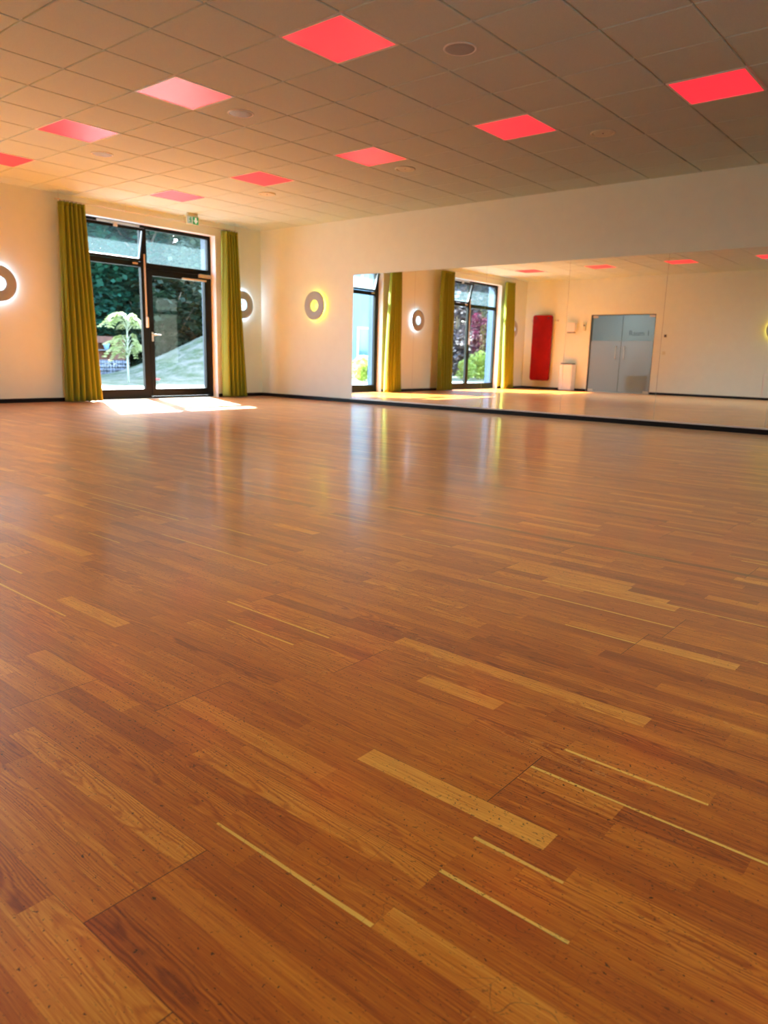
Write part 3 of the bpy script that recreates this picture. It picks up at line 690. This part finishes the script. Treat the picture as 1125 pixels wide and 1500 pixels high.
# suitcase behind the frosted pane
r = tag(empty('trolley_suitcase', (-10.33, -3.30, 0)), 'olive green trolley suitcase with raised handle behind the frosted glass door', 'suitcase')
m = MB(); m.box(-.12, .12, -.27, .27, .05, .47); m.build('case_body', M['olive'], r, bevel=0.05)
m = MB(); m.tube([(.05, .09, .45), (.05, .09, .92), (.05, .075, .945), (.05, -.075, .945), (.05, -.09, .92), (.05, -.09, .45)], .009, 8); m.build('telescopic_handle', M['dgrey'], r)
for yy in (-.2, .2):
    m = MB(); m.lathe([(0, -.012), (.028, -.012), (.03, 0), (.028, .012), (0, .012)], 16, axis='y', o=(0, yy, .030)); m.build('wheel', M['dgrey'], r)
m = MB(); m.box(.12, .128, -.20, -.02, .12, .16); m.build('pocket_strip', M['alu'], r)

# red mat on its rail
r = tag(empty('hanging_exercise_mat', (XL + .045, -.62, .245)), 'thick red exercise mat hanging on the wall rail seen in the mirror', 'mat')
m = MB(); Rr = .07; out = []
for cy_, cz_, a0 in ((.30 - Rr, 1.82 - Rr, 0), (-.30 + Rr, 1.82 - Rr, 90), (-.30 + Rr, Rr, 180), (.30 - Rr, Rr, 270)):
    for q in range(7):
        an = math.radians(a0 + 15 * q); out.append((cy_, cz_, math.cos(an), math.sin(an)))
prof = [(0.016, .012), (0.022, .003), (.034, 0), (.088, 0), (.098, .006), (.101, .018)]
vs = [(px, cy_ + (Rr - ins) * ca, cz_ + (Rr - ins) * sa) for px, ins in prof for cy_, cz_, ca, sa in out]; n = len(out)
fs = [(j * n + i, j * n + (i + 1) % n, (j + 1) * n + (i + 1) % n, (j + 1) * n + i) for j in range(len(prof) - 1) for i in range(n)]
fs += [tuple(range(n)), tuple((len(prof) - 1) * n + i for i in range(n))]
m.add(vs, fs); m.build('mat_body', M['redmat'], r)
for yy in (-.19, .19):
    m = MB(); m.lathe([(.010, .098), (.026, .098), (.028, .103), (.024, .108), (.010, .106)], 20, axis='x', o=(0, yy, 1.745), closed=True); m.build('eyelet', M['eyelet'], r)
r = tag(empty('mat_rail', (XL, -.64, 1.92)), 'thin wall rail with pegs that carries the red mat', 'rail')
m = MB(); m.tube([(.045, -.43, 0), (.045, .42, 0)], .009, 8); m.build('bar', M['steel'], r)
for yy in (-.40, .39):
    m = MB(); m.tube([(0, yy, 0), (.085, yy, 0)], .008, 8); m.lathe([(0.0, 0.0), (.026, 0.0), (.026, .006), (0, .008)], 16, axis='x', o=(0, yy, 0)); m.build('peg', M['steel'], r)

# white box bin and towel dispenser
r = tag(empty('waste_bin', (XL + .018, -1.51, .0)), 'tall white box standing against the wall between red mat and glass doors', 'bin')
m = MB(); m.box(0, .26, -.19, .19, .012, .72); m.build('bin_body', M['white'], r, bevel=0.02)
m = MB(); m.box(.02, .24, -.17, .17, .722, .752); m.build('bin_lid', M['dgrey'], r, bevel=0.01)
m = MB(); m.box(.01, .25, -.18, .18, 0, .011); m.build('bin_foot', M['dgrey'], r)
r = tag(empty('towel_dispenser', (XL, -1.50, 1.58)), 'small white dispenser box on the wall above the white bin', 'dispenser')
m = MB(); m.box(0, .13, -.12, .12, .02, .27); m.build('dispenser_case', M['white'], r, bevel=0.012)
m = MB(); m.box(.02, .12, -.10, .10, -.004, .02); m.build('outlet', M['dgrey'], r)
r = tag(empty('wall_thermostat', (XL, -1.86, 1.64)), 'slim cream wall device between dispenser and glass doors', 'thermostat')
m = MB(); m.box(0, .045, -.04, .04, 0, .22); m.build('device_case', M['cream'], r, bevel=0.008); m = MB(); m.box(.045, .05, -.02, .02, .12, .16); m.build('device_display', M['dgrey'], r)
for zz, lb in ((1.50, 'upper small light switch on the wall beside the glass doors'), (1.07, 'lower small light switch on the wall beside the glass doors')):
    r = tag(empty('light_switch', (XL, -4.09, zz)), lb, 'switch', 'light switches beside the glass doors')
    m = MB(); m.box(0, .010, -.042, .042, -.042, .042); m.build('switch_plate', M['cream'], r, bevel=0.003); m = MB(); m.box(.010, .016, -.030, .030, -.030, .030); m.build('rocker', M['dgrey'] if zz > 1.2 else M['cream'], r, bevel=0.002)
r = tag(empty('access_panel', (XL, -6.95, 0.33)), 'low white access panel in the wall below the yellow ring lamp reflection', 'panel')
m = MB(); m.box(0, .012, -.43, .43, -.25, .28); m.build('panel_rim', M['reveal'], r, bevel=0.003); m = MB(); m.box(.012, .018, -.41, .41, -.23, .26); m.build('panel_door', M['wall'], r, bevel=0.002)

# ------------------------------------------------------------------ outside
def sst(t): t = max(0, min(1, t)); return t * t * (3 - 2 * t)
def ground(x, y):
    hl = 0.42 * (math.log1p(math.exp((x - 3.15) * 6)) / 6)
    hl = min(hl, 2.4)
    return -0.05 + hl * sst((y - 4.6) / 5.2) * (1 - 0.95 * sst((y - 10.6) / 2.4))
b = MB(); xs = [-46 + i * 1.5 for i in range(30)] + [-1 + .3 * i for i in range(56)] + [16 + 2 * i for i in range(10)]
ys = [WT] + [1 + .35 * i for i in range(44)] + [17 + 2 * i for i in range(10)]
n = len(xs); b.add([(x, y, ground(x, y)) for y in ys for x in xs], [(j * n + i, j * n + i + 1, (j + 1) * n + i + 1, (j + 1) * n + i) for j in range(len(ys) - 1) for i in range(n - 1)], 0, True)
o = struct(b.build('lawn', M['grass'], fix=False))
b = MB(); b.box(-14, 0.15, WT, 4.6, -.12, -.02); struct(b.build('terrace_path', M['paving']))
b = MB(); b.box(-30, 20, -40, YN - WT, -.14, -.03); struct(b.build('yard_path', M['paving']))

def leaf_cloud(n, size, ell, seed, squash=0.6):
    """n leaves in clumps within ellipsoids ell = [(c, r)], each leaf a folded quad"""
    rng = random.Random(seed); m = MB()
    vols = [r[0] * r[1] * r[2] for c, r in ell]; tot = sum(vols)
    for (c, r), v in zip(ell, vols):
        for _ in range(int(n * v / tot)):
            while True:
                p = Vector((rng.uniform(-1, 1), rng.uniform(-1, 1), rng.uniform(-1, 1)))
                if p.length < 1: break
            p = p.normalized() * (p.length ** 0.5)
            q = Vector((c[0] + p.x * r[0], c[1] + p.y * r[1], c[2] + p.z * r[2]))
            s = size * rng.uniform(.6, 1.3); a = rng.uniform(0, 2 * PI); t = rng.uniform(-.9, .5)
            d = Vector((math.cos(a) * math.cos(t), math.sin(a) * math.cos(t), math.sin(t)))
            w = d.cross(Vector((rng.uniform(-.5, .5), rng.uniform(-.5, .5), 1))).normalized() * s * .5
            k2 = len(m.v)
            m.v += [tuple(q), tuple(q + d * s * .5 + w), tuple(q + d * s), tuple(q + d * s * .5 - w)]
            m.f.append((k2, k2 + 1, k2 + 2, k2 + 3)); m.mi.append(0); m.sm.append(False)
    return m
def crown_ell(seed, R, z0, z1, n=26):
    rng = random.Random(seed); e = []
    for i in range(n):
        a = rng.uniform(0, 2 * PI); f = rng.random(); z = z0 + (z1 - z0) * f
        rad = R * math.sin(PI * (0.2 + .65 * f)) * rng.uniform(.2, .8); s = R * rng.uniform(.36, .56)
        e.append(((rad * math.cos(a), rad * math.sin(a), z), (s, s, s * .75)))
    return e
def plant_proto(name, R, z0, z1, n, size, leaf, trunk_r, seed, bark='bark', parts=('foliage', 'trunk'), nb=26):
    r = empty(name)
    leaf_cloud(n, size, crown_ell(seed, R, z0, z1, nb), seed).build('foliage', M[leaf], r, fix=False)
    rng = random.Random(seed); t = MB(); top = z0 + (z1 - z0) * .7
    t.tube([(0, 0, -.1), (rng.uniform(-.1, .1) * R * .3, 0, top * .4), (rng.uniform(-.2, .2) * R * .3, rng.uniform(-.1, .1), top)], [trunk_r, trunk_r * .75, trunk_r * .3], 8)
    for i in range(6):
        a = i * 1.05 + rng.random(); h = top * rng.uniform(.35, .8)
        t.tube([(0, 0, h), (math.cos(a) * R * .35, math.sin(a) * R * .35, h + R * .3), (math.cos(a) * R * .6, math.sin(a) * R * .6, h + R * .7)], [trunk_r * .4, trunk_r * .25, trunk_r * .08], 6)
    t.build('trunk', M[bark], r); return r
def spread(proto, items, cat, group):
    for i, (x, y, s, rz, lab) in enumerate(items):
        o = proto if i == 0 else copy_tree(proto)
        o.location = (x, y, ground(x, y) if y < 30 else -.05); o.scale = (s, s, s); o.rotation_euler = (0, 0, rz); tag(o, lab, cat, group)
dk = plant_proto('broadleaf_tree', 2.6, 0.5, 8.6, 22000, .24, 'leafdark', .16, 5)
spread(dk, [(4.6, 16.0, 1, 0, 'dark green tree behind the rusty shelf, in the left door pane'), (7.4, 15.2, .95, 2, 'dark green tree seen between handle and hill top, in the door leaf'),
            (1.4, 18.5, 1.1, 4, 'dark tree farthest left, mostly behind the wide curtain'), (10.6, 15.0, 1.05, 1, 'dark tree behind the grassy hill at the right of the door glass'),
            (4.0, 20.5, 1.25, 3.3, 'tall dark tree behind the tree over the rusty shelf'), (9.0, 20.0, 1.3, 5.1, 'tall dark tree behind the tree beyond the hill'), (14.5, 19.5, 1.3, .6, 'dark tree far right behind the hill'), (11.9, 17.4, 1.25, 4.4, 'dark tree between the hill and the very tall tree, behind the right door frame'), (13.2, 24.0, 1.6, 2.9, 'very tall dark tree far behind the hill, filling the top right pane'), (6.6, 24.5, 1.6, 1.9, 'tallest dark tree at the very back of the garden')], 'tree', 'dark trees beyond the terrace door')
gy_ = plant_proto('grey_green_tree', 1.9, 0.4, 5.8, 11000, .19, 'leafgrey', .12, 8)
spread(gy_, [(8.9, 13.2, 1.0, 0, 'pale grey green tree above the hill slope in the door leaf'), (11.6, 12.8, 1.0, 2.2, 'pale grey green tree at the hill top by the right door frame')], 'tree', 'grey green trees on the hill')
md = plant_proto('leafy_shrub', 1.0, 0.25, 1.8, 3000, .13, 'leafmid', .04, 12, nb=10)
spread(md, [(5.5, 12.6, .9, 0, 'mid green shrub at the foot of the hill behind the door handle'), (6.6, 13.2, 1.9, 1, 'bright mid green shrub in the middle of the door leaf glass'), (5.1, 14.6, 1.2, 2.5, 'mid green shrub right of the rusty shelf by the mullion'), (3.3, 15.5, 1.1, 4, 'mid green shrub behind the rusty shelf')], 'shrub', 'green shrubs beyond the lawn')
mv = plant_proto('mauve_grey_tree', 2.3, 0.3, 7.0, 14000, .22, 'leafmauve', .14, 21)
spread(mv, [(-22.5, 11.0, 1, 0, 'mauve grey tree seen in the mirror through the window, left part'), (-26.5, 11.5, 1, 1.5, 'mauve grey tree seen in the mirror behind the wine red shrubs'), (-30.5, 13.0, 1.1, 3, 'mauve grey tree seen in the mirror at the window right edge'), (-24.5, 15.5, 1.3, 4.2, 'taller mauve grey tree at the back of the mirrored window view'), (-33.5, 17.5, 1.4, 5, 'farthest mauve grey tree of the mirrored window view')], 'tree', 'mauve grey trees beyond the window')
def column_shrub():
    r = empty('columnar_shrub')
    leaf_cloud(1500, .09, [((0, 0, .45 + .28 * i), (.24, .24, .26)) for i in range(9)], 31).build('foliage', M['leafpur'], r, fix=False)
    MB().tube([(0, 0, -.05), (0, 0, 2.2)], [.03, .012], 6).build('trunk', M['bark'], r); return r
spread(column_shrub(), [(-19.75, 8.0, 1.0, 0, 'wider wine red columnar shrub in the mirrored window'), (-20.75, 8.3, .95, 2, 'thinner wine red columnar shrub in the mirrored window, at right')], 'shrub', 'wine red columnar shrubs')
yb = plant_proto('yellow_green_bush', .62, 0.15, .95, 1800, .10, 'leafyel', .02, 41, nb=9)
spread(yb, [(-17.9, 6.6, 1.1, 0, 'yellow green bush low in the mirrored window, under the wine red shrub'), (-16.3, 6.2, .8, 1, 'yellow green bush by the left pane of the mirrored window'), (-18.7, 6.9, .9, 2, 'small yellow green bush low in the mirrored window, at its right side'),
            (-9.75, 6.0, .62, 3, 'small yellow green bush before the pale blue house'), (-10.5, 6.8, .8, 4, 'yellow green bush beside the pale blue house corner')], 'bush', 'yellow green bushes')

# young tree with pinnate leaves
r = tag(empty('young_tree', (1.55, 7.3, -0.05)), 'slender young tree with pale yellow green drooping leaves on the lawn', 'tree')
m = MB(); m.tube([(0, 0, -.05), (.0, 0, .7), (.03, 0, 1.15), (.02, 0, 1.45)], [.030, .024, .018, .010], 8)
rng = random.Random(3)
tips = []
for z, R_, nn in ((0.92, .26, 5), (1.08, .36, 9), (1.22, .26, 6), (1.60, .40, 9), (1.74, .34, 8), (1.84, .18, 5)):
    for i in range(nn):
        a = 2 * PI * i / nn + rng.uniform(-.3, .3); z += rng.uniform(-.07, .07); R0_ = R_ * rng.uniform(.75, 1.2); base = Vector((.02, 0, z - .24)); tip = Vector((.02 + math.cos(a) * R0_ * .5, math.sin(a) * R0_ * .5, z + rng.uniform(-.08, .05)))
        m.tube([base, (base + tip) / 2 + Vector((0, 0, .03)), tip], [.012, .009, .006], 5); tips.append((tip, a, R_))
m.build('trunk', M['palebark'], r)
for tip, a, R_ in tips:
    sag = rng.uniform(.10, .30); f = MB(); L = R_ * rng.uniform(.65, 1.0); d = Vector((math.cos(a) - .22, math.sin(a), 0)); sd = Vector((-math.sin(a), math.cos(a), 0)); pts = []
    for i in range(9):
        t = i / 8; pts.append(tip + d * L * t + Vector((-.06 * t, -.03 * t, .06 * math.sin(t * 2.2) - sag * t * t)))
    f.tube(pts, .004, 4)
    for i in range(1, 9):
        for s in (-1, 1):
            q = pts[i]; l = .12 * (1 - .4 * abs(i / 8 - .5)); e = q + sd * s * l + Vector((0, 0, -.06)) + d * .04
            w = d * .05; n0 = len(f.v); f.v += [tuple(q), tuple((q + e) / 2 + w), tuple(e), tuple((q + e) / 2 - w)]; f.f.append((n0, n0 + 1, n0 + 2, n0 + 3)); f.mi.append(0); f.sm.append(False)
    f.build('frond', M['leafsumac'], r, fix=False)

# rusty shelf on a gabion
r = tag(empty('garden_shelf', (3.6, 12.5, -.05)), 'rust brown open steel shelf standing on the stone filled wire base', 'shelf')
zb = .52
m = MB(); m.box(-1.2, 1.0, .0, .55, zb, 1.30); m2 = MB()
m = MB(); m.box(.56, 1.0, 0, .5, zb, 1.30); m.box(-1.2, -1.0, 0, .5, zb, 1.30); m.box(-1.0, .56, 0, .5, 1.08, 1.30); m.box(-1.0, .56, .45, .5, zb, 1.08); m.box(-1.0, .56, .03, .45, zb, zb + .03); m.build('steel_case', M['corten'], r, bevel=0.004)
m = MB(); m.box(-1.0, .56, .04, .45, .83, .86); m.build('shelf_board', M['paving'], r)
r2_ = tag(empty('blue_pot', (3.98, 12.62, .815)), 'pale blue pot on the upper board of the rusty shelf', 'pot')
MB().lathe([(0, 0), (.07, 0), (.11, .16), (.12, .18), (.10, .17), (.06, .02), (0, .02)], 20).build('pot_body', M['blue'], r2_)
MB().lathe([(.06, .175), (.10, .175), (.10, .20), (.12, .21)], 20).build('pot_rim', M['blue'], r2_)
r = tag(empty('gabion_base', (3.6, 12.4, -.05)), 'low wire basket filled with blue grey stones below the rusty shelf', 'gabion')
m = MB(); rng = random.Random(9)
for i in range(19):
    for j in range(4):
        for kz in (0, 1):
            cx, cz = -1.15 + i * .12 + rng.uniform(-.02, .02), .07 + j * .125; s = rng.uniform(.05, .075)
            m.lathe([(0, -s), (s * .8, -s * .55), (s, .0), (s * .75, s * .6), (0, s)], 7, o=(cx, .08 + kz * .3, cz), smooth=False)
st = m.build('stone_fill', M['stone'], r); st['kind'] = 'stuff'
m = MB()
for i in range(24): m.tube([(-1.22 + i * .1, 0, 0), (-1.22 + i * .1, 0, .52)], .004, 4)
for j in range(6): m.tube([(-1.22, 0, j * .104), (1.08, 0, j * .104)], .004, 4)
m.build('wire_mesh', M['steel'], r)
# red flower near the door
r = tag(empty('red_flower', (0.95, 5.0, -.05)), 'small red flower in the grass behind the lower left door glass', 'flower')
MB().tube([(0, 0, 0), (0, 0, .16)], .006, 5).build('stem', M['leafmid'], r)
m = MB()
for i in range(8):
    a = i * PI / 4; m.lathe([(0, -.02), (.03, 0), (0, .02)], 6, o=(.045 * math.cos(a), .045 * math.sin(a), .17))
m.build('petal_head', M['flower'], r)

# pale blue house
r = tag(empty('house', (-13.9, 10.0, -.05)), 'pale blue rendered house seen in the mirror through the terrace door', 'house')
m = MB(); m.box(-3.2, 2.9, 0, 5, 0, 6.4); m.build('house_wall', M['render'], r)
m = MB(); m.box(-3.5, 3.2, -.3, 5.3, 6.4, 6.65); m.build('roof', M['roof'], r)
for (x0, x1, z0, z1) in [(-.95, .15, .80, 2.05), (-2.6, -1.6, .80, 2.05), (1.1, 2.2, .80, 2.05), (-.65, -.05, 3.65, 4.9), (.55, 1.6, 3.65, 4.9), (-2.4, -1.4, 3.65, 4.9)]:
    m = rect_frame(x0, x1, z0, z1, .07, .07, .10, .07, -.05, .02); w = m.build('house_window', M['winwhite'], r)
    g = MB(); g.box(x0 + .07, x1 - .07, -.02, -.005, z0 + .10, z1 - .07); g.build('window_glass', M['winglass'], w)

# ------------------------------------------------------------------ light
w = bpy.data.worlds.new('world'); SC.world = w; w.use_nodes = True; nt = w.node_tree; nt.nodes.clear()
sky = nt.nodes.new('ShaderNodeTexSky'); sky.sky_type = 'NISHITA'; sky.sun_disc = False
sd = Vector((0.42, 1.0, 0.94)).normalized()           # towards the sun
sky.sun_elevation = math.asin(sd.z); sky.sun_rotation = math.atan2(sd.x, sd.y); sky.air_density = 1.0; sky.dust_density = 1.5
bg = nt.nodes.new('ShaderNodeBackground'); bg.inputs[1].default_value = SKY; ou = nt.nodes.new('ShaderNodeOutputWorld')
nt.links.new(sky.outputs[0], bg.inputs[0]); nt.links.new(bg.outputs[0], ou.inputs[0])
L = bpy.data.lights.new('sun', 'SUN'); L.energy = SUN; L.angle = math.radians(0.6); L.color = (0.88, 1.0, 0.97)
lo = bpy.data.objects.new('sun', L); COL.objects.link(lo); lo.rotation_euler = (-sd).to_track_quat('-Z', 'Y').to_euler(); lo.location = (4, 10, 12)
for (x0, x1, z0, z1, yy) in ((*OP1, 0), (*OP2, 0)) + tuple((c_ - OP1[1], c_ - OP1[0], 0, 2.79, 1) for c_ in FILL_NEAR):   # sampling portals in the openings
    A = bpy.data.lights.new('portal', 'AREA'); A.shape = 'RECTANGLE'; A.size = abs(x1 - x0); A.size_y = z1 - z0; A.cycles.is_portal = True
    ao = bpy.data.objects.new('portal', A); COL.objects.link(ao); ao.location = ((x0 + x1) / 2, YN - WT - .02 if yy else WT + .02, (z0 + z1) / 2); ao.rotation_euler = (PI / 2 if yy else -PI / 2, 0, 0)

# ------------------------------------------------------------------ camera
f = Vector((0.75189372, 0.62626991, -0.20601417)); rt = Vector((0.64378396, -0.76480995, 0.02465683)); up = Vector((0.14211986, 0.15116793, 0.97823832))
cd = bpy.data.cameras.new('camera'); co = bpy.data.objects.new('camera', cd); COL.objects.link(co)
co.matrix_world = Matrix(((rt.x, up.x, -f.x, -9.4711), (rt.y, up.y, -f.y, -11.0343), (rt.z, up.z, -f.z, 0.7766), (0, 0, 0, 1)))
cd.sensor_fit = 'HORIZONTAL'; cd.sensor_width = 36; cd.lens = 1073.73 * 36 / 1125; cd.clip_start = 0.02; cd.clip_end = 300
cd.dof.use_dof = True; cd.dof.focus_distance = 1.9; cd.dof.aperture_fstop = cd.lens / 4.6
SC.camera = co
vs_ = SC.view_settings; vs_.view_transform = 'Standard'; vs_.look = 'None'; vs_.exposure = EXPO; vs_.gamma = 1.0; vs_.use_curve_mapping = False
SC.cycles.max_bounces = 14; SC.cycles.diffuse_bounces = 8; SC.cycles.glossy_bounces = 6; SC.cycles.transparent_max_bounces = 16
SC.cycles.sample_clamp_indirect = 6.0; SC.cycles.caustics_reflective = False
